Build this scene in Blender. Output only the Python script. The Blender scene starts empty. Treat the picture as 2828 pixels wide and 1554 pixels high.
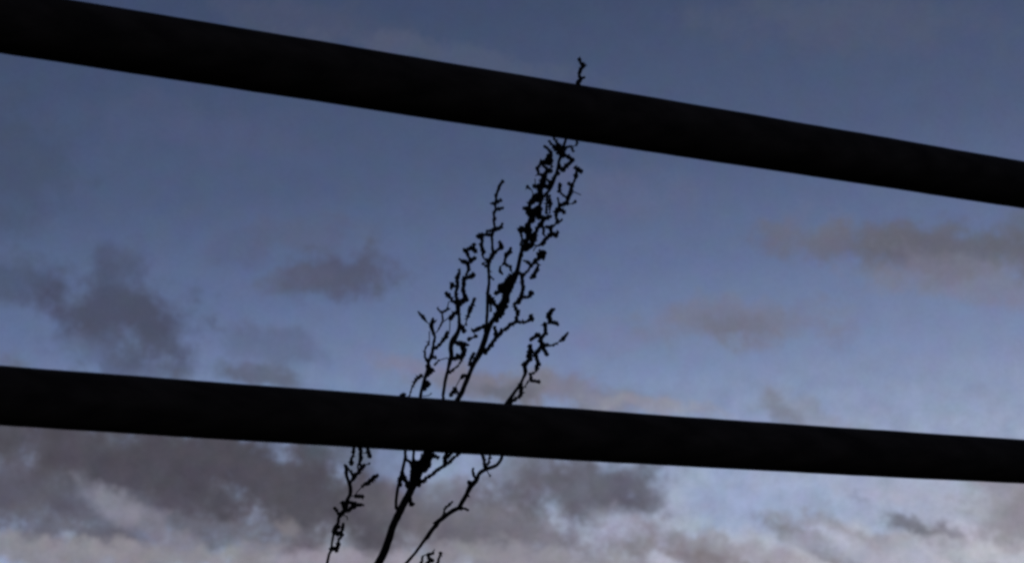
import bpy, bmesh, math, random
from mathutils import Vector, Matrix, noise

random.seed(7)
S = bpy.context.scene
C = S.collection

# ------------------------------------------------------------------ camera
PW, PH = 2828.0, 1554.0                      # the photograph's own pixels
HFOV = math.radians(35.0)
FPX = PW / 2 / math.tan(HFOV / 2)            # focal length in those pixels
HORIZON_Y = 1712.0                           # the level of the eye falls just under the picture
PITCH = math.atan((HORIZON_Y - PH / 2) / FPX)
CAM = Vector((0, 0, 0.62))

cam = bpy.data.cameras.new('camera')
cam.sensor_fit = 'HORIZONTAL'
cam.angle = HFOV
cam.clip_start = 0.02
cam.clip_end = 6000
cam.dof.use_dof = True
cam.dof.focus_distance = 2.2
cam.dof.aperture_fstop = 9.0
co = bpy.data.objects.new('camera', cam)
C.objects.link(co)
co.location = CAM
co.rotation_euler = (math.pi / 2 + PITCH, 0, 0)
S.camera = co

RIGHT = Vector((1, 0, 0))
FWD = Vector((0, math.cos(PITCH), math.sin(PITCH)))
UP = Vector((0, -math.sin(PITCH), math.cos(PITCH)))


def ray(px, py):
    return RIGHT * ((px - PW / 2) / FPX) - UP * ((py - PH / 2) / FPX) + FWD


def at(px, py, depth):
    return CAM + ray(px, py) * depth


def azel(px, py):
    d = ray(px, py).normalized()
    return math.degrees(math.atan2(d.x, d.y)), math.degrees(math.asin(d.z))


def lin(c):
    out = []
    for v in c[:3]:
        v /= 255.0
        out.append(v / 12.92 if v <= 0.04045 else ((v + 0.055) / 1.055) ** 2.4)
    return out


# ------------------------------------------------------------------ view transform
S.view_settings.view_transform = 'Standard'
S.view_settings.look = 'None'
S.view_settings.exposure = 0.0
S.view_settings.gamma = 1.0
S.cycles.filter_width = 3.0
S.cycles.max_bounces = 4

# ------------------------------------------------------------------ dusk sky
SUN_AZ, SUN_EL = 28.0, 1.0
STRENGTH = 0.1
W = bpy.data.worlds.new('World')
S.world = W
W.use_nodes = True
nt = W.node_tree
nt.nodes.clear()
N = nt.nodes
L = nt.links


def nd(kind, **kw):
    n = N.new(kind)
    for k, v in kw.items():
        setattr(n, k, v)
    return n


def put(sock, v):
    if isinstance(v, bpy.types.NodeSocket):
        L.new(v, sock)
    else:
        sock.default_value = v


def mth(op, a, b=0.0, c=0.0, clamp=False):
    n = nd('ShaderNodeMath', operation=op, use_clamp=clamp)
    put(n.inputs[0], a)
    put(n.inputs[1], b)
    put(n.inputs[2], c)
    return n.outputs[0]


def vmth(op, a, b=None):
    n = nd('ShaderNodeVectorMath', operation=op)
    put(n.inputs[0], a)
    if b is not None:
        if op == 'SCALE':
            put(n.inputs['Scale'], b)
        else:
            put(n.inputs[1], b)
    return n.outputs['Value'] if op in ('LENGTH', 'DOT_PRODUCT', 'DISTANCE') else n.outputs['Vector']


def mixc(f, a, b):
    n = nd('ShaderNodeMix', data_type='RGBA')
    put(n.inputs[0], f)
    put(n.inputs[6], a)
    put(n.inputs[7], b)
    return n.outputs[2]


def rng(v, a, b, c=0.0, d=1.0, smooth=True):
    n = nd('ShaderNodeMapRange', interpolation_type='SMOOTHSTEP' if smooth else 'LINEAR', clamp=True)
    put(n.inputs[0], v)
    for i, x in enumerate((a, b, c, d)):
        put(n.inputs[1 + i], x)
    return n.outputs[0]


def noise_tex(vec, scale, detail, rough=0.55, out='Fac'):
    n = nd('ShaderNodeTexNoise', noise_dimensions='3D')
    put(n.inputs['Vector'], vec)
    n.inputs['Scale'].default_value = scale
    n.inputs['Detail'].default_value = detail
    n.inputs['Roughness'].default_value = rough
    return n.outputs[out]


tc = nd('ShaderNodeTexCoord')
direction = vmth('NORMALIZE', tc.outputs['Generated'])
sep = nd('ShaderNodeSeparateXYZ')
L.new(direction, sep.inputs[0])
dx, dy, dz = sep.outputs
az = mth('MULTIPLY', mth('ARCTAN2', dx, dy), 180 / math.pi)
el = mth('MULTIPLY', mth('ARCSINE', dz), 180 / math.pi)
comb = nd('ShaderNodeCombineXYZ')
L.new(az, comb.inputs[0])
L.new(el, comb.inputs[1])
P = comb.outputs[0]                                     # azimuth and elevation in degrees

# clear air: brightest low over the place where the sun went down
s = mth('ADD', mth('ADD', el, mth('MULTIPLY', dx, -6.5)), mth('MULTIPLY', mth('SUBTRACT', 1.0, dy), 9.0))
t = rng(s, 0.0, 60.0, smooth=False)
ramp = nd('ShaderNodeValToRGB')
L.new(t, ramp.inputs[0])
STOPS = [(0.0, (188, 188, 198)), (2.0, (168, 176, 198)), (4.9, (144, 160, 191)), (8.2, (120, 137, 174)),
         (11.9, (97, 113, 151)), (16.1, (78, 92, 125)), (21.6, (65, 78, 108)), (32.0, (50, 62, 92)), (60.0, (30, 38, 58))]
er = ramp.color_ramp.elements
while len(er) < len(STOPS):
    er.new(0.5)
for e, (deg, c) in zip(er, STOPS):
    e.position = deg / 60.0
for e, (deg, c) in zip(er, STOPS):
    e.color = lin(c) + [1]
air = ramp.outputs[0]

sky = nd('ShaderNodeTexSky', sky_type='NISHITA', sun_disc=False)
sky.sun_elevation = math.radians(SUN_EL)
sky.sun_rotation = math.radians(SUN_AZ)
sky.air_density = 1.0
sky.dust_density = 1.0
sky.ozone_density = 2.0
base = mixc(0.06, air, vmth('SCALE', sky.outputs[0], STRENGTH))

# cloud field: lumps and streaks of cloud, edges broken up by turbulence
turb = noise_tex(P, 0.7, 6.0, 0.6, 'Color')
fine = noise_tex(vmth('ADD', P, (31.0, 7.0, 3.0)), 0.75, 8.0, 0.68)
warp = vmth('SCALE', vmth('SUBTRACT', turb, (0.5, 0.5, 0.5)), 1.9)
Q = vmth('ADD', P, warp)
edge = mth('MULTIPLY', mth('SUBTRACT', fine, 0.5), 1.9)
DEG = 1.0978 / (FPX * math.pi / 180)                    # one pixel of a 2576 wide view, in degrees


def cloud(col, x, y, rx, ry, rot, colour, a, inner=0.3):
    cx, cy = azel(x * 1.0978, y * 1.0978)
    m = nd('ShaderNodeMapping', vector_type='TEXTURE')
    L.new(Q, m.inputs[0])
    m.inputs[1].default_value = (cx, cy, 0)
    m.inputs[2].default_value = (0, 0, math.radians(-rot))
    m.inputs[3].default_value = (rx * 1.45 * DEG, ry * 1.5 * DEG, 1000.0)
    d = mth('ADD', vmth('LENGTH', m.outputs[0]), edge)
    f = rng(d, 1.0, inner, 0.0, a)
    return mixc(f, col, lin(colour) + [1])


CLOUDS = [
    # high thin veil
    (780, 60, 260, 60, 12, (80, 85, 106), .38), (1150, 150, 330, 30, 9, (88, 96, 118), .40),
    (2130, 50, 330, 70, 5, (84, 91, 113), .45), (40, 430, 130, 150, 0, (64, 72, 92), .40),
    (520, 330, 260, 60, 8, (84, 90, 124), .30), (1560, 480, 200, 60, 10, (98, 104, 134), .35),
    # left lumps
    (10, 690, 130, 60, 8, (70, 78, 100), .60), (300, 785, 175, 85, 8, (70, 73, 92), .85),
    (300, 680, 75, 60, 0, (74, 80, 104), .60), (250, 860, 130, 55, 5, (76, 80, 100), .65),
    (390, 840, 90, 50, 30, (74, 78, 98), .55), (340, 925, 130, 32, 0, (80, 88, 112), .60),
    (590, 640, 80, 45, 0, (84, 90, 118), .35), (780, 600, 130, 50, 0, (88, 92, 116), .40),
    (850, 690, 140, 55, -4, (80, 82, 101), .80), (740, 700, 110, 32, -10, (88, 92, 114), .55),
    (690, 872, 120, 42, 8, (88, 96, 122), .55), (670, 950, 110, 30, 8, (88, 92, 108), .75),
    (160, 880, 120, 40, 20, (96, 110, 146), .35),
    # right wisps
    (2120, 610, 210, 45, 6, (98, 99, 112), .75), (2340, 625, 250, 62, 6, (97, 98, 110), .88),
    (2430, 700, 280, 50, 10, (122, 123, 142), .60), (2560, 600, 60, 70, 0, (96, 100, 112), .55),
    (2060, 600, 130, 60, 0, (112, 115, 138), .3), (1850, 815, 250, 52, 2, (116, 118, 135), .70),
    (1845, 822, 85, 30, 4, (108, 110, 126), .65), (2040, 1035, 150, 30, 20, (132, 134, 150), .45),
    (1965, 1035, 70, 28, 30, (118, 120, 134), .60), (1560, 860, 160, 30, 5, (116, 124, 156), .4),
    # peach grey bank along the lower rail
    (1080, 935, 130, 30, 6, (126, 125, 148), .60), (1250, 975, 170, 40, 6, (116, 114, 126), .75),
    (1450, 985, 210, 38, 10, (122, 120, 132), .70), (1650, 1020, 180, 22, 8, (146, 146, 160), .6),
    (1270, 985, 80, 18, 6, (98, 100, 112), .6),
    # lower dark bank
    (330, 1230, 820, 190, 8, (92, 91, 102), .85), (1100, 1330, 560, 110, 6, (114, 109, 117), .75),
    (200, 1110, 420, 80, 6, (84, 83, 92), .85), (330, 1180, 380, 75, 16, (76, 74, 84), .88),
    (640, 1180, 330, 105, 14, (75, 73, 83), .92), (840, 1270, 240, 75, 25, (80, 78, 88), .88),
    (900, 1130, 130, 40, 14, (84, 90, 104), .7), (60, 1230, 160, 50, 16, (84, 82, 94), .75),
    (150, 1330, 220, 28, 16, (94, 92, 104), .70), (1120, 1300, 190, 55, 14, (100, 98, 108), .8),
    (990, 1165, 62, 46, 30, (120, 134, 168), .80), (1130, 1235, 90, 45, 20, (118, 120, 136), .6),
    (1330, 1200, 130, 60, 0, (104, 104, 116), .65), (1490, 1235, 195, 82, 0, (92, 91, 102), .88),
    (1590, 1220, 90, 66, 0, (92, 92, 105), .7), (1300, 1330, 170, 40, 8, (112, 110, 121), .7),
    # gaps and bright lower edge
    (1910, 1262, 200, 62, 8, (150, 165, 196), .85), (2120, 1275, 200, 45, 10, (156, 168, 197), .7),
    (285, 1270, 90, 34, 33, (138, 139, 155), .65), (430, 1350, 140, 34, 33, (132, 129, 141), .6),
    (720, 1325, 34, 22, 0, (132, 126, 134), .7), (120, 1390, 260, 38, 10, (140, 138, 147), .75),
    (500, 1412, 330, 26, 6, (142, 140, 148), .8), (900, 1408, 240, 26, 4, (152, 148, 160), .8),
    (1330, 1400, 230, 30, 4, (146, 144, 154), .75), (1600, 1335, 120, 30, 20, (152, 154, 172), .7),
    (1760, 1370, 150, 32, 14, (128, 124, 131), .75), (1740, 1400, 190, 26, 12, (126, 121, 127), .75),
    (1900, 1380, 130, 24, 16, (150, 148, 160), .6), (2060, 1375, 140, 24, 32, (120, 117, 122), .85),
    (2170, 1345, 200, 20, 16, (140, 137, 146), .65), (2360, 1362, 180, 22, 30, (110, 110, 120), .88),
    (2460, 1390, 120, 20, 30, (120, 119, 130), .8), (2540, 1260, 100, 90, 20, (138, 135, 145), .75),
    (2560, 1300, 60, 60, 30, (134, 132, 142), .6), (2250, 1400, 260, 30, 10, (164, 169, 187), .7),
    (2520, 1405, 200, 28, 10, (186, 188, 201), .8), 
]
col = base
for c in CLOUDS:
    col = cloud(col, *c)

# patchy hue of thin vapour
mott = vmth('SUBTRACT', noise_tex(vmth('ADD', P, (5.0, 50.0, 9.0)), 1.1, 3.0, 0.6, 'Color'), (0.5, 0.5, 0.5))
grain = mth('SUBTRACT', noise_tex(P, 15.0, 2.0, 0.75), 0.5)
gain = vmth('ADD', vmth('ADD', vmth('SCALE', mott, 0.2), (1.0, 1.0, 1.0)), vmth('SCALE', (1.0, 1.0, 1.0), mth('MULTIPLY', grain, 0.75)))
col = vmth('MULTIPLY', col, gain)
lumps = mth('SUBTRACT', noise_tex(vmth('ADD', P, (80.0, 3.0, 0.0)), 1.1, 7.0, 0.66), 0.5)
lumps = mth('ADD', 1.0, mth('MULTIPLY', lumps, rng(el, 10.0, 6.0, 0.10, 0.70)))
col = vmth('SCALE', col, lumps)
# below the horizon there is only dark land
col = mixc(rng(el, -0.3, -2.0), col, [0.004, 0.004, 0.005, 1])
bg = nd('ShaderNodeBackground')
L.new(vmth('SCALE', col, 1.0 / STRENGTH), bg.inputs[0])
bg.inputs[1].default_value = STRENGTH
wo = nd('ShaderNodeOutputWorld')
L.new(bg.outputs[0], wo.inputs[0])

# the sun has all but gone: a last trace of it from ahead, low on the right
sd = bpy.data.lights.new('sun', 'SUN')
sd.energy = 0.03
sd.angle = math.radians(0.5)
sd.color = (1.0, 0.78, 0.6)
so = bpy.data.objects.new('sun', sd)
C.objects.link(so)
a, e = math.radians(SUN_AZ), math.radians(SUN_EL)
toward = Vector((math.sin(a) * math.cos(e), math.cos(a) * math.cos(e), math.sin(e)))
so.rotation_euler = toward.to_track_quat('Z', 'Y').to_euler()
so.location = toward * 30 + Vector((0, 0, 5))


# ------------------------------------------------------------------ materials
def material(name, c1, c2, scale, stretch=(1, 1, 1), rough=0.9, bump=0.2, spec=0.15):
    m = bpy.data.materials.new(name)
    m.use_nodes = True
    t = m.node_tree
    b = t.nodes['Principled BSDF']
    tcn = t.nodes.new('ShaderNodeTexCoord')
    mp = t.nodes.new('ShaderNodeMapping')
    mp.inputs[3].default_value = stretch
    nz = t.nodes.new('ShaderNodeTexNoise')
    nz.inputs['Scale'].default_value = scale
    nz.inputs['Detail'].default_value = 6
    cr = t.nodes.new('ShaderNodeValToRGB')
    cr.color_ramp.elements[0].color = (*c1, 1)
    cr.color_ramp.elements[1].color = (*c2, 1)
    cr.color_ramp.elements[0].position = 0.35
    cr.color_ramp.elements[1].position = 0.7
    bp = t.nodes.new('ShaderNodeBump')
    bp.inputs['Strength'].default_value = bump
    bp.inputs['Distance'].default_value = 0.002
    t.links.new(tcn.outputs['Object'], mp.inputs[0])
    t.links.new(mp.outputs[0], nz.inputs['Vector'])
    t.links.new(nz.outputs['Fac'], cr.inputs[0])
    t.links.new(nz.outputs['Fac'], bp.inputs['Height'])
    t.links.new(cr.outputs[0], b.inputs['Base Color'])
    t.links.new(bp.outputs[0], b.inputs['Normal'])
    b.inputs['Roughness'].default_value = rough
    b.inputs['Specular IOR Level'].default_value = spec
    return m


M_WOOD = material('dark_weathered_rail', (0.044, 0.027, 0.017), (0.100, 0.063, 0.039), 40, (0.12, 1, 1))
M_STEM = material('dry_stem', (0.020, 0.014, 0.010), (0.045, 0.032, 0.022), 90)
M_SEED = material('seed_husk', (0.018, 0.013, 0.010), (0.050, 0.036, 0.024), 160)
M_LAND = material('rough_grass', (0.020, 0.026, 0.010), (0.055, 0.060, 0.026), 3.0, bump=0.6)


def obj(name, bm, mat, parent=None, smooth=True):
    me = bpy.data.meshes.new(name)
    bm.normal_update()
    if smooth:
        for f in bm.faces:
            f.smooth = True
    bm.to_mesh(me)
    bm.free()
    me.materials.append(mat)
    o = bpy.data.objects.new(name, me)
    C.objects.link(o)
    if parent is not None:
        o.parent = parent
        base = Vector((0, 0, 0))
        p = parent
        while p is not None:
            base += p.location
            p = p.parent
        me.transform(Matrix.Translation(-base))
    return o


def thing(name, loc, label, cat):
    o = bpy.data.objects.new(name, None)
    o.empty_display_size = 0.1
    C.objects.link(o)
    o.location = loc
    o['label'] = label
    o['category'] = cat
    return o


# ------------------------------------------------------------------ ground
bm = bmesh.new()
R_G = 2500.0
n_seg = 64
rings = [0.0, 2, 5, 12, 40, 150, 600, R_G]
prev = None
for r in rings:
    if r == 0:
        cur = [bm.verts.new((0, 0, 0))]
    else:
        cur = []
        for k in range(n_seg):
            an = 2 * math.pi * k / n_seg
            x, y = r * math.cos(an), r * math.sin(an)
            h = 0.03 * noise.noise(Vector((x, y, 0)) * 0.6) if r < 50 else 0.0
            cur.append(bm.verts.new((x, y, h)))
    if prev is not None:
        for k in range(n_seg):
            k2 = (k + 1) % n_seg
            if len(prev) == 1:
                bm.faces.new((prev[0], cur[k], cur[k2]))
            else:
                bm.faces.new((prev[k], cur[k], cur[k2], prev[k2]))
    prev = cur
g = obj('ground', bm, M_LAND)
g['kind'] = 'structure'

# ------------------------------------------------------------------ fence
VP = Vector((10200, HORIZON_Y))
fd = ray(VP.x, VP.y)
FDIR = Vector((fd.x, fd.y, 0)).normalized()
FNORM = Vector((-FDIR.y, FDIR.x, 0))                     # away from the camera
F0 = CAM + Vector((0, 1.88, 0))


def on_plane(px, py, off):
    r = ray(px, py)
    k = (F0 + FNORM * off - CAM).dot(FNORM) / r.dot(FNORM)
    p = CAM + r * k
    return (p - F0).dot(FDIR), p.z


def lerp_ext(pts, x):
    """Quadratic through three points, straight beyond them."""
    (x0, y0), (x1, y1), (x2, y2) = pts
    if x < x0:
        return y0 + (x - x0) * (y1 - y0) / (x1 - x0)
    if x > x2:
        return y2 + (x - x2) * (y2 - y1) / (x2 - x1)
    a0 = (x - x1) * (x - x2) / ((x0 - x1) * (x0 - x2))
    a1 = (x - x0) * (x - x2) / ((x1 - x0) * (x1 - x2))
    a2 = (x - x0) * (x - x1) / ((x2 - x0) * (x2 - x1))
    return a0 * y0 + a1 * y1 + a2 * y2


S0, S1 = -1.05, 2.3                                      # the posts, both outside the picture
fence = thing('fence', F0 + FDIR * S0 * 0 + Vector((0, 0, -CAM.z)),
              'two dark sloping fence rails crossing the dusk sky in front of the tall weed', 'fence')


R0 = 0.032


def rail(top_px, bottom_px, name):
    """A round rail: its upper and lower outline give its middle line and thickness."""
    perp = (F0 + FNORM * R0 - CAM).dot(FNORM)
    top = [on_plane(x, y, R0) for x, y in top_px]
    bot = [on_plane(x, y, R0) for x, y in bottom_px]
    bm = bmesh.new()
    n, m = 160, 28
    sections = []
    for k in range(n + 1):
        u = S0 - 0.25 + (S1 - S0 + 0.5) * k / n
        zt, zb = lerp_ext(top, u), lerp_ext(bot, u)
        zc = (zt + zb) / 2
        rr = (zt - zb) / 2 * math.cos(math.atan2(zc - CAM.z, perp))
        ring = []
        for q in range(m):
            an = 2 * math.pi * q / m
            v = Vector((math.cos(an) * 1.3, math.sin(an) * 1.3, zc * 5))
            r_ = rr + 0.0005 * noise.noise(v + Vector((u * 8, 0, 0))) + 0.0003 * noise.noise(v + Vector((u * 50, 0, 0)))
            p = F0 + FDIR * u + FNORM * (R0 + r_ * math.cos(an))
            ring.append(bm.verts.new((p.x, p.y, zc + r_ * math.sin(an))))
        sections.append(ring)
    for a_, b_ in zip(sections, sections[1:]):
        for q in range(m):
            bm.faces.new((a_[q], b_[q], b_[(q + 1) % m], a_[(q + 1) % m]))
    bm.faces.new(sections[0])
    bm.faces.new(sections[-1][::-1])
    bmesh.ops.recalc_face_normals(bm, faces=bm.faces)
    return obj(name, bm, M_WOOD, fence)


rail([(0, -33), (1414, 203), (2828, 446)], [(0, 149), (1414, 363.5), (2828, 577)], 'rail')
rail([(0, 1008), (1414, 1115), (2828, 1213)], [(0, 1175), (1414, 1261.5), (2828, 1335)], 'rail')


def post(u):
    bm = bmesh.new()
    m = 28
    c = F0 + FDIR * u + FNORM * R0
    loops = []
    for z, r_ in ((-0.25, 0.042), (1.395, 0.042), (1.412, 0.036), (1.42, 0.024)):
        loops.append([bm.verts.new((c.x + r_ * math.cos(2 * math.pi * q / m), c.y + r_ * math.sin(2 * math.pi * q / m), z))
                      for q in range(m)])
    for a_, b_ in zip(loops, loops[1:]):
        for q in range(m):
            bm.faces.new((a_[q], a_[(q + 1) % m], b_[(q + 1) % m], b_[q]))
    bm.faces.new(loops[0][::-1])
    bm.faces.new(loops[-1])
    obj('post', bm, M_WOOD, fence)


post(S0)
post(S1)

# ------------------------------------------------------------------ the dried weed
# view windows of the photograph in which each twig was measured: origin and magnification
WIN = {'A': (1420, 350, 5.9), 'B': (1400, 540, 5.9), 'C': (1290, 480, 8.85), 'D': (1210, 620, 5.9),
       'E': (1320, 720, 7.867), 'F': (1140, 820, 5.9), 'G': (1090, 960, 8.33), 'H': (1380, 830, 4.568),
       'I': (880, 1220, 7.867), 'J': (880, 1380, 8.139), 'K': (1060, 1220, 5.9), 'L': (1100, 1430, 11.42),
       'M': (1200, 1230, 6.436), 'N': (1540, 140, 11.8), 'P': (0, 0, 1.0)}
D0 = 2.05                                               # metres from the eye, just behind the rails


def tube(bm, pts, radii, n=7, kinked=False):
    """A smooth tapering tube through pts (world points) with a radius at each."""
    P_, R_ = [], []
    m = len(pts)
    for i in range(m - 1):
        p0, p1, p2, p3 = pts[max(i - 1, 0)], pts[i], pts[i + 1], pts[min(i + 2, m - 1)]
        steps = max(2, min(7, int((p2 - p1).length / 0.006) + 1))
        for k in range(steps):
            f = k / steps
            q = p1.lerp(p2, f) if kinked else 0.5 * ((2 * p1) + (p2 - p0) * f + (2 * p0 - 5 * p1 + 4 * p2 - p3) * f * f + (3 * p1 - p0 - 3 * p2 + p3) * f ** 3)
            P_.append(q)
            sf = f * f * (3 - 2 * f)
            R_.append(radii[i] * (1 - sf) + radii[i + 1] * sf)
    P_.append(pts[-1])
    R_.append(radii[-1])
    # rounded ends
    d0 = (P_[0] - P_[1]).normalized()
    d1 = (P_[-1] - P_[-2]).normalized()
    P_ = [P_[0] + d0 * R_[0] * 0.8] + P_ + [P_[-1] + d1 * R_[-1] * 0.8]
    R_ = [R_[0] * 0.45] + R_ + [R_[-1] * 0.45]
    rings_ = []
    ref = Vector((0.3, -0.9, 0.2))
    for i, p in enumerate(P_):
        tg = (P_[min(i + 1, len(P_) - 1)] - P_[max(i - 1, 0)])
        tg = tg.normalized() if tg.length > 1e-9 else Vector((0, 0, 1))
        a_ = ref - tg * ref.dot(tg)
        a_ = a_.normalized() if a_.length > 1e-6 else tg.orthogonal().normalized()
        b_ = tg.cross(a_)
        ring = []
        for k in range(n):
            an = 2 * math.pi * k / n
            rr = R_[i] * (1 + 0.16 * noise.noise(p * 420 + Vector((k * 1.7, 0, 0))))
            ring.append(bm.verts.new(p + (a_ * math.cos(an) + b_ * math.sin(an)) * rr))
        rings_.append(ring)
    for r0, r1 in zip(rings_, rings_[1:]):
        for k in range(n):
            bm.faces.new((r0[k], r1[k], r1[(k + 1) % n], r0[(k + 1) % n]))
    bm.faces.new(rings_[0])
    bm.faces.new(rings_[-1][::-1])


def pod(bm, p, ax, length, rad, rnd):
    """A small pointed seed husk growing from p along ax."""
    side = ax.orthogonal().normalized()
    bend = side * rnd.uniform(-0.25, 0.25) * length
    tube(bm, [p, p + ax * length * 0.5 + bend * 0.5, p + ax * length + bend],
         [rad * 0.6, rad, rad * 0.4], 6)


def bead(bm, p, tg, r, rb, rnd, px):
    side = Vector((rnd.gauss(0, 1), rnd.gauss(0, 1), rnd.gauss(0, 1)))
    side = (side - tg * side.dot(tg)).normalized()
    ax = (tg * rnd.uniform(-0.2, 1.0) + side * rnd.uniform(0.2, 1.0) + Vector((0, 0, 0.3))).normalized()
    ln = rb * rnd.uniform(0.7, 1.3)
    c = p + side * max(0.0, r - rb * 0.6)
    tube(bm, [c - ax * ln * 0.5, c, c + ax * ln * 0.5], [rb * 0.78, rb, rb * 0.66], 8)
    if rnd.random() < 0.30:
        pod(bm, c, (ax + side * 0.8).normalized(), rb + rnd.uniform(2.0, 4.5) * px, rnd.uniform(1.2, 1.9) * px, rnd)


def beads(bm, pts, radii, rnd, px):
    """Rounded seed heads at the knees of a twig and between them."""
    for i, (p, r) in enumerate(zip(pts, radii)):
        tg = (pts[min(i + 1, len(pts) - 1)] - pts[max(i - 1, 0)]).normalized()
        if r >= 2.7 * px:
            rb = min(r * rnd.uniform(1.12, 1.45), 7.4 * px)
            for _ in range(1 if r < 3.8 * px else 2 if r < 7.5 * px else 3):
                bead(bm, p, tg, r, rb * rnd.uniform(0.85, 1.0), rnd, px)
        if i + 1 < len(pts):
            seg = pts[i + 1] - p
            m = int(seg.length / (9.5 * px))
            for k in range(1, m + 1):
                f = (k + rnd.uniform(-0.15, 0.15)) / (m + 1)
                rr = r * (1 - f) + radii[i + 1] * f
                if rr < 2.9 * px:
                    continue
                rb = min(rr * rnd.uniform(1.05, 1.4), 6.8 * px)
                for _ in range(1 if rr < 7.5 * px else 3):
                    bead(bm, p + seg * f, tg, rr, rb, rnd, px)


def parse(text):
    """lines of «window x,y,r x,y,r ...»; a token may change the window: K:x,y,r"""
    out = []
    for line in text.strip().splitlines():
        tok = line.split()
        if not tok:
            continue
        w = tok[0]
        pts = []
        for q in tok[1:]:
            if ':' in q:
                w, q = q.split(':')
            x, y, r = (float(v) for v in q.split(','))
            ox, oy, k = WIN[w]
            pts.append((ox + x / k, oy + y / k, r))
        out.append(pts)
    return out


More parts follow.
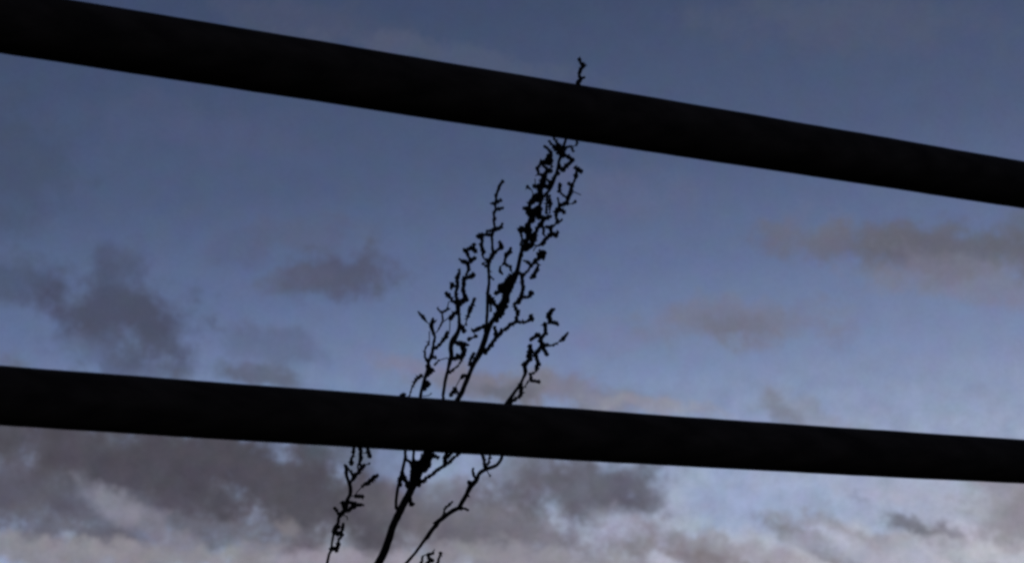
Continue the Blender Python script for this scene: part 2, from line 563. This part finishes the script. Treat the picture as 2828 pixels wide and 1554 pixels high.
TWIGS = {}
TWIGS['main'] = ('''
P 790,1985,11.5 905,1775,11 1045,1554,10.3 K:150,1360,9.6 270,1110,10 420,820,9.5 540,560,11 620,350,11 P:1215,1180,8 G:1480,1140,6.8 1620,830,6.3 1760,500,5.8 1830,330,6.5 F:1090,920,8 1170,700,7.5 1230,520,7 E:300,1330,6.5 480,1080,8 540,900,7.5 640,700,8 720,520,8 800,350,8 870,150,5.5 B:215,1000,5.5 260,850,5 330,720,6 360,600,5 370,420,5 480,280,5 A:470,1150,4 560,1050,4 610,960,5 660,840,4.2 710,680,4.2 730,560,4 780,430,4.5 800,330,4 850,170,3.5 P:1576,310,3.2 1590,244,3.5
''', '''
N 640,1130,6.5 670,1030,5.5 770,930,3.4 700,830,4 710,740,4.3 760,620,3.8 830,500,5 760,400,3.5 720,300,4.3 725,205,2.4
N 770,930,3 870,880,3
N 830,500,3.5 920,440,1.4
A 780,430,7 740,330,6.5 680,240,4 620,150,3.2
A 740,380,5 810,340,5
A 780,440,5 880,490,5 960,545,5
A 960,545,5 860,630,5 790,700,8
A 730,640,5 800,700,7
A 790,450,3 870,330,3 930,320,3 960,400,3
A 1040,40,3.5 1030,190,4 1015,300,3
A 505,325,3.6 570,380,4
A 570,240,3.5 640,320,4 720,340,5
A 600,420,5 590,540,7 520,565,7 440,570,4
A 450,580,3.5 370,680,4.6
A 440,600,3 500,650,4 595,720,4.6
A 600,560,4 610,650,3
A 380,690,4 400,770,3.6 480,800,6 530,730,4.5
A 400,770,3 345,800,2
A 500,810,7 490,860,8 450,930,6
A 335,965,5 430,980,5.5 540,980,5.5
A 540,860,3 580,900,4 590,980,5
A 340,850,1.8 345,960,2
A 220,975,4.4 290,1040,2 310,1110,2.4
A 370,1110,9 340,1180,10 300,1220,7
A 440,1090,6 400,1200,8
A 440,1000,4 420,1090,6
A 310,1180,6 220,1330,5.5 160,1330,3
A 220,1330,5 240,1410,6
A 380,1320,9 420,1380,11 350,1400,9
A 540,1100,3.5 530,1250,3.6 520,1400,4
A 575,1130,3.4 590,1240,5 580,1400,2.6
A 720,760,4 660,800,3.5 600,900,4
B 850,220,6 800,270,5 800,370,3.6 825,425,5 770,480,3.2 700,520,5 720,600,5 700,650,5 620,720,4.5 580,790,5
B 580,790,4 480,820,3 430,900,1.6
A 700,1360,5 740,1290,4.6 860,1240,6 880,1160,5 910,1080,5.6 935,970,5 985,880,3.4 1005,800,5 1010,740,3 1050,700,4.5
A 995,665,4.2 1090,725,4.8
A 885,930,4.6 940,955,4.6
A 745,950,4.6 735,1050,4 800,1120,3 850,1160,3
A 710,1170,3 720,1230,3 750,1280,3.2
A 860,1250,3 930,1258,2.4 995,1222,4
A 955,1055,1.6 1085,1110,1.3
A 700,1345,4.5 790,1360,4.5 825,1400,3
B 860,225,4.2 930,270,4.2
B 820,430,4 895,400,2.8
B 720,620,5 800,650,5 835,605,4
B 645,505,4 705,525,4
B 480,300,9 590,390,6 650,360,5.4 710,340,3.8
B 590,390,6 540,470,5.5 490,540,5 450,640,6 430,740,8
B 570,440,3.6 600,560,3.6 590,620,3 640,680,2.6
B 270,212,3.6 350,235,5 360,320,5
B 420,240,6 440,330,7 390,400,6
B 370,400,6 340,480,6 320,580,8 380,650,6 410,740,9
B 330,520,6 250,550,8 190,560,4
B 225,600,4.5 250,700,3.4 225,800,4.5
B 400,780,8 320,860,8 250,870,5
B 285,730,4.5 330,800,5
B 600,930,8 560,1000,9.5
B 530,890,3 530,960,6
B 540,990,6 460,1060,5 390,1130,6 330,1080,4 285,1060,2.8
B 400,1140,3.6 320,1240,3.6 250,1310,5
B 460,1060,3.6 510,1130,3.6 495,1210,4.6 440,1310,7 385,1350,2.6
D 1000,1020,7.5 1080,1000,8
D 945,1115,4.6 1040,1080,6 1100,1020,9
D 1180,390,4.2 1170,450,5 1110,490,5 1090,580,3.6 1080,630,4 1170,690,4.8 1200,780,2.2
D 1095,620,2 1010,690,2.6 1010,760,3.6 1050,805,2.6
E 800,290,8 700,480,13 640,620,11 590,780,8
E 520,960,8 470,1120,12 400,1290,7
E 720,330,5 600,480,7 560,600,8
A 640,330,4 740,400,8 800,470,7
A 560,480,5 540,600,6
A 410,1040,5 390,1160,8
B 460,250,8 420,330,8 400,420,7
B 370,560,7 330,660,5 420,690,8
B 260,860,5 230,960,5
E 560,860,5 500,1000,7 400,1180,8
E 640,820,7 560,1050,8
E 870,240,4 960,300,4.5 970,440,5 980,560,5 950,760,6.5 880,900,5 790,940,3.4 850,1100,6.4 840,1300,5
E 1160,695,6.8 1080,780,4 950,780,5.5
E 1135,1200,5 1160,1255,6.4 1085,1300,4 980,1340,4.6 840,1310,4.5 700,1390,5.4 H:0,410,6 F:1360,640,6 1290,770,5.5 1180,900,6
F 1300,720,3 1290,790,4.5
F 1330,500,4 1350,600,6
F 1060,510,6.8 980,550,3.8
F 1050,515,4 1200,470,5.5
F 1030,635,3.6 970,660,2.6 915,685,4
F 985,920,4.4 950,1010,4.4 930,1100,4.6
G 1530,690,3.6 1590,635,4.6 1665,640,3.6
G 1500,720,2.4 1390,930,2.4
G 1390,950,5.8 1290,1070,5.6
G 1400,960,4 1470,1060,3.4
K 490,140,3.4 480,290,3.4 520,400,6
K 470,290,3 560,330,6 600,420,12
K 610,180,2.4 600,320,3
K 740,100,9 740,240,9 730,350,8 640,440,10
K 740,230,5 800,220,5 880,255,4.4
K 560,680,8 690,590,5 820,500,4.4 980,380,5 1080,310,4.6 1230,180,4 P:1300,1222,4 1330,1185,3
K 975,390,4 1000,260,5.5 1010,130,7
K 1010,300,4 1040,240,4.6 1090,170,5
K 410,880,6 455,1010,5.4
K 360,700,4 430,760,5
K 470,480,6 500,560,10
''')
TWIGS['middle'] = ('''
F 1180,560,5 1200,440,4 D:800,1416,4.2 805,1200,4.3 810,1090,4.8 830,950,3.8 825,800,3.4 820,700,4.4 835,570,5 890,480,4 880,300,2.8 875,180,3.6 C:690,1330,3.4 660,1270,2.4 650,1170,2.4 680,1110,4.3 650,1010,3 670,930,4.6 700,860,3 680,780,2.4 690,720,3.6 710,600,2.8 705,520,5.2 740,440,1.6 775,370,4.8 780,310,4 830,240,4 875,185,3
''', '''
C 555,720,2.4 660,740,4.4 760,690,4 825,650,4
C 700,870,3 790,860,4.2 875,840,3
C 490,1395,4 700,1360,5 820,1290,5.4 865,1225,3.6
D 870,170,5 760,160,4.4 680,180,5.6
D 635,190,4 700,210,5
D 710,210,4 705,330,4.6 740,440,5 720,500,3 760,570,3 830,570,5
D 835,570,5 910,480,6.4 960,420,3.4 1030,370,5.4 1005,290,3.6
D 730,640,3.6 810,690,4.2
D 740,620,2 840,600,4
D 825,740,3 870,775,2.4
D 840,830,3 900,890,2.8
D 830,1160,5 900,1260,5.4 960,1330,5
D 850,1260,4 860,1400,3
''')
TWIGS['left'] = ('''
K 200,1080,4.6 200,950,4 230,740,4.4 290,520,4.4 350,230,4 360,100,4 P:1158,1190,4 G:1080,1240,4.2 1110,1100,4.2 1170,720,4.4 F:570,1200,4.2 610,1020,5.4 630,960,6 620,800,6.4 660,700,8 740,560,6 760,430,4.4 750,280,4 740,200,6 D:320,1330,7 330,1280,6 290,1170,4 290,1090,4.4 320,1000,4.6 310,900,4.4 340,790,3.6
''', '''
K 270,600,6 275,700,5.4
K 300,500,5 350,620,5 430,730,5
K 350,270,4 440,340,4.4 480,450,5
F 660,730,6 780,750,5 895,770,4
F 780,780,4.4 835,870,6.4 790,960,7.6 640,1000,6
F 840,940,3.6 740,1120,2.8 600,1220,4.2
F 560,990,2.4 420,1030,2.8 360,1100,2.6
F 770,430,4 835,550,5.2
F 1000,40,3.4 940,170,4.8 900,310,4.2 860,440,2
F 870,440,3 880,470,2.4
F 620,340,5.4 700,250,6.4
F 610,350,2 600,560,2.2
D 580,325,4.2 605,430,5 540,385,6 445,425,5.6 480,490,4
D 480,490,3 530,590,5.4 605,550,4.4
D 350,560,2.8 420,610,5.4 480,640,5.6 495,730,4.6 440,860,2.4
D 575,825,5.2 520,850,4.8 430,870,4.6 410,960,5 410,1080,5 440,1160,5.4 460,1220,6.6 350,1280,8
D 350,735,3.4 335,800,3.6 310,870,6.2 310,920,4.4
D 240,965,4.6 205,1035,3.4
D 240,1000,3 300,1000,3.4
D 130,1115,4.4 160,1150,5 240,1240,4.6 330,1290,7
D 590,1210,3.4 555,1300,4.8 520,1400,4.6
D 170,1260,1.4 150,1370,2.8 200,1370,2.4
''')
TWIGS['far_left'] = ('''
K 420,720,4 460,480,4 480,290,3.6 490,140,3.6 P:1151,1190,4 G:590,1160,4.4 600,1060,4.2 650,850,4 690,720,4.6 730,600,5 F:250,1150,4.4 255,1060,4.4 300,960,5 330,850,4 340,760,2.6 360,650,3.4 330,560,4.4 300,470,6.4 330,350,3.6
''', '''
F 80,230,2.2 160,320,4.8 210,390,3 270,440,2
F 330,850,4.2 430,780,4.2 500,700,4.4 550,640,6.6 565,580,5
F 265,735,3.2 200,840,3.2 195,980,3.8 250,1050,4.4
F 270,560,2.4 270,740,2.4
F 370,990,3.6 300,980,5
F 400,185,2.8 480,260,3.4 570,190,3.6
F 480,260,2.8 490,370,2.8 430,510,3.4 390,570,2
F 590,330,2.6 500,400,2.2 430,500,2.4
F 390,370,2.4 330,420,3
G 760,420,5.4 840,510,7 750,620,6
G 690,780,5 760,825,7.4 680,930,6.6
G 600,640,4.8 500,730,4.2 410,880,3 345,1090,2.8
G 130,1110,3 200,1090,5.4 240,1150,4
G 850,1040,1.8 780,1095,2
''')
TWIGS['right'] = ('''
P 790,1985,6 960,1770,5 1060,1630,4.6 L:250,1416,4.2 500,1130,3.8 680,890,4 830,680,4.4 920,580,6 1030,410,5.6 1250,140,6 M:0,1390,6 150,1280,6 330,1150,5.6 430,1100,5.4 500,980,6 570,860,5.4 640,720,7 740,620,6.4 780,520,5 830,460,5.4 960,400,5 1100,350,4.2 1190,230,4 1200,150,4 P:1392,1200,4.2 H:60,1370,5 110,1270,6 170,1180,4.4 240,1080,4 280,1010,3.4 330,890,5 310,810,6 385,720,5 390,580,4.4
''', '''
M 150,1270,3.6 180,1130,3.4 240,1060,3.6 310,1000,3.2
M 450,1110,4 520,1115,3 590,1135,3.4
M 740,620,5 690,500,3.8 680,415,3.2
M 900,410,4.4 880,260,4 850,160,4
M 900,400,3 970,290,3.4 990,170,3.4
M 930,440,2.4 985,535,2.6
M 570,860,3.6 625,910,2.4
M 620,650,6 660,700,6
H 680,105,4 640,140,5.6 620,200,6.8 630,270,5 690,270,5 735,300,3.6
H 570,300,5.6 580,410,5 520,470,6
H 400,485,4.2 470,425,5.6 520,470,6.4
H 520,470,6.6 530,580,7.6 595,675,4.4
H 540,580,6 600,555,4.4
H 600,560,3 680,560,3.8 740,520,1.8 800,480,5 855,405,2.8
H 530,590,5 450,670,5 480,800,6.4 460,890,3.4 390,930,4.6 400,1010,4.6 495,1022,3.6
H 385,570,5 375,690,7.4 395,740,4.6
H 390,740,4 310,810,7 330,890,5.6
H 280,1010,4 260,1090,6.4 265,1190,5.4 180,1250,4.6 110,1290,5.4
H 400,960,3 320,1080,2.6 260,1110,3
H 440,690,4 410,620,3
''')
TWIGS['low_left'] = ('''
P 790,1985,5 850,1770,4.6 J:190,1416,3.8 230,1220,3.4 280,1130,3.8 300,950,3 330,800,3.2 340,650,4.2 400,570,4.4 440,500,4 450,400,4.4 520,300,6.4 600,200,6 I:620,1260,5 680,1150,5 690,980,5.4 630,800,4.4 600,680,4.8 610,560,6 570,500,3.6
''', '''
J 400,1120,5 440,1000,4.4 460,880,3.6 520,780,4.4 530,650,4.8 555,550,3.6
J 330,700,5 430,760,6.6 510,740,5
J 440,600,5.4 380,640,5
J 300,1090,5.6 380,1110,5
J 440,300,4 365,180,4.2
J 600,220,6 700,215,4.4 790,140,7 890,110,4.8 1005,110,3.2
J 600,200,6 620,80,5.4 710,40,4 800,90,6
J 570,160,5 550,60,5.4
J 640,370,2 650,440,2
I 700,890,3.4 770,745,5.8 870,655,4.6 970,520,4.6 885,490,4
I 660,590,3 770,740,4.4
I 890,480,4 920,330,5 910,200,4.6 890,90,4.6 P:1010,1190,3.6 1040,1150,3
I 710,460,4.8 710,370,4 760,240,4 770,90,4.2 P:990,1200,3.6
I 1110,300,5 1070,220,4.4 1080,110,4 P:1030,1205,3.4
I 980,500,2 1100,470,3.2
I 1275,715,4 1180,790,4.6 1050,890,5.4 900,1010,2.4 820,1100,1.6
I 805,1170,4.6 950,1170,5
I 850,650,2.6 850,480,2.8
''')
TWIGS['tuft'] = ('''
P 1060,1740,3.6 1140,1630,3.6 L:900,1440,5 1060,1330,5
''', '''
L 720,1416,3.6 750,1290,3.4 780,1180,2.8 860,1150,2.2 950,1150,4.2
L 950,1160,4.2 1100,1110,3.8
L 1140,980,1.4 1100,1090,3
L 950,1200,3.6 960,1310,2
L 1330,1105,4.4 1300,1200,2.8 1270,1330,3.4 1230,1440,3.8 P:1170,1590,3.4
L 720,1416,3.4 P:1130,1650,3.4
L 1060,1330,5 1120,1290,2.4
''')

# how far each spray leans towards or away from the eye as it rises
LEAN = {'main': (0.0, 0.00), 'middle': (0.02, 0.05), 'left': (-0.01, -0.02), 'far_left': (0.02, 0.06),
        'right': (0.0, 0.05), 'low_left': (0.0, -0.03), 'tuft': (0.02, 0.02)}
ROOT = at(790, 1985, D0)
weed = thing('tall_weed', (ROOT.x - 0.02, ROOT.y, 0.0),
             'tall leafless dried weed with branching seed spikes leaning behind the two rails', 'plant')


def to_world(pts, lean, jitter, rnd, fat=1.0):
    off, k = lean
    out, rad = [], []
    j = [0.0, 0.0, 0.0]
    if jitter:
        j = [rnd.uniform(-1, 1) * jitter for _ in range(3)]
    m = max(1, len(pts) - 1)
    for i, (x, y, r) in enumerate(pts):
        f = i / m
        rise = max(0.0, min(1.0, (1985 - y) / 1800.0))
        dep = D0 + min(1.0, rise * 3) * off + rise * k + j[0] * (1 - f) + j[1] * f + j[2] * math.sin(math.pi * f)
        dep = max(dep, D0 - 0.03)
        out.append(at(x, y, dep))
        rad.append(r * fat * dep / FPX)
    return out, rad


def joined(axes, twigs, lean, rnd):
    """Give every twig a depth that meets its neighbour; list the stalks that bridge gaps."""
    done = [(x, y, d) for a_ in axes for x, y, d in a_]
    left = list(range(len(twigs)))
    placed, stalks = [], []
    gap = {i: (1e9, 0, None) for i in left}
    fresh = done
    while left:
        for i in left:
            best = gap[i]
            for j, (x, y, r) in enumerate(twigs[i]):
                for q in fresh:
                    dd = (x - q[0]) ** 2 + (y - q[1]) ** 2
                    if dd < best[0]:
                        best = (dd, j, q)
            gap[i] = best
        i = min(left, key=lambda k: gap[k][0])
        left.remove(i)
        dd, j, q = gap[i]
        t_ = twigs[i]
        slope = rnd.uniform(-1, 1) * 0.35 / FPX * D0        # metres of depth per photograph pixel
        run, pos = 0.0, [0.0]
        for (x0, y0, _), (x1, y1, _) in zip(t_, t_[1:]):
            run += math.hypot(x1 - x0, y1 - y0)
            pos.append(run)
        line = [(x, y, max(D0 - 0.03, q[2] + (pos[k] - pos[j]) * slope)) for k, (x, y, _) in enumerate(t_)]
        if math.sqrt(dd) > t_[j][2] + 2.5:
            stalks.append((q, line[j]))
        placed.append((line, [r for _, _, r in t_]))
        fresh = []
        for (x0, y0, d0), (x1, y1, d1) in zip(line, line[1:]):
            m = max(1, int(math.hypot(x1 - x0, y1 - y0) / 4))
            fresh += [(x0 + (x1 - x0) * k / m, y0 + (y1 - y0) * k / m, d0 + (d1 - d0) * k / m) for k in range(m + 1)]
    return placed, stalks


for n_key, (key, (axis_text, seed_text)) in enumerate(TWIGS.items()):
    rnd = random.Random(100 + n_key)
    px = D0 / FPX
    bm = bmesh.new()
    axes = []
    for pts in parse(axis_text):
        p, r = to_world(pts, LEAN[key], 0.0, rnd, 1.08)
        dep = [(w_ - CAM).dot(FWD) for w_ in p]
        line = [(x, y, d) for (x, y, _), d in zip(pts, dep)]
        dense = []
        for (x0, y0, d0), (x1, y1, d1) in zip(line, line[1:]):
            m = max(1, int(math.hypot(x1 - x0, y1 - y0) / 4))
            dense += [(x0 + (x1 - x0) * k / m, y0 + (y1 - y0) * k / m, d0 + (d1 - d0) * k / m) for k in range(m + 1)]
        axes.append(dense)
        if key == 'main':                                # down into the ground
            g0 = Vector((ROOT.x - 0.02, ROOT.y, 0))
            p = [g0 + Vector((0, 0, -0.04)), g0 + Vector((0, 0, 0.16)), g0 + Vector((0.004, 0, 0.32))] + p
            r = [0.0066, 0.0060, 0.0056] + r
        tube(bm, p, r, 9)
    part = obj('stem' if key == 'main' else 'branch', bm, M_STEM, weed)
    bm = bmesh.new()
    placed, stalks = joined(axes, parse(seed_text), LEAN[key], rnd)
    for (x0, y0, d0), (x1, y1, d1) in stalks:
        a_, b_ = at(x0, y0, d0), at(x1, y1, d1)
        tube(bm, [a_, (a_ + b_) / 2 + Vector((0, 0, -1.5 * px)), b_], [1.5 * px, 1.4 * px, 1.5 * px], 5)
    if key not in ('main', 'tuft'):                      # heads sit on the spray's own axis too
        for dense in axes:
            up = [at(*q) for q in dense if q[1] < (1330 if key in ('right', 'low_left') else 1060)]
            up = up[::3]
            if len(up) > 1:
                beads(bm, up[::2], [3.6 * px] * len(up[::2]), rnd, px)
    for line, rr in placed:
        p = [at(*q) for q in line]
        r = [v * px for v in rr]
        tube(bm, p, [max(1.5 * px, min(v * 0.6, 3.0 * px) if max(rr) < 7.5 else v * 0.72) for v in r], 7, True)
        beads(bm, p, [v * 1.08 for v in r], rnd, px)
    obj('seed_spike', bm, M_SEED, part)
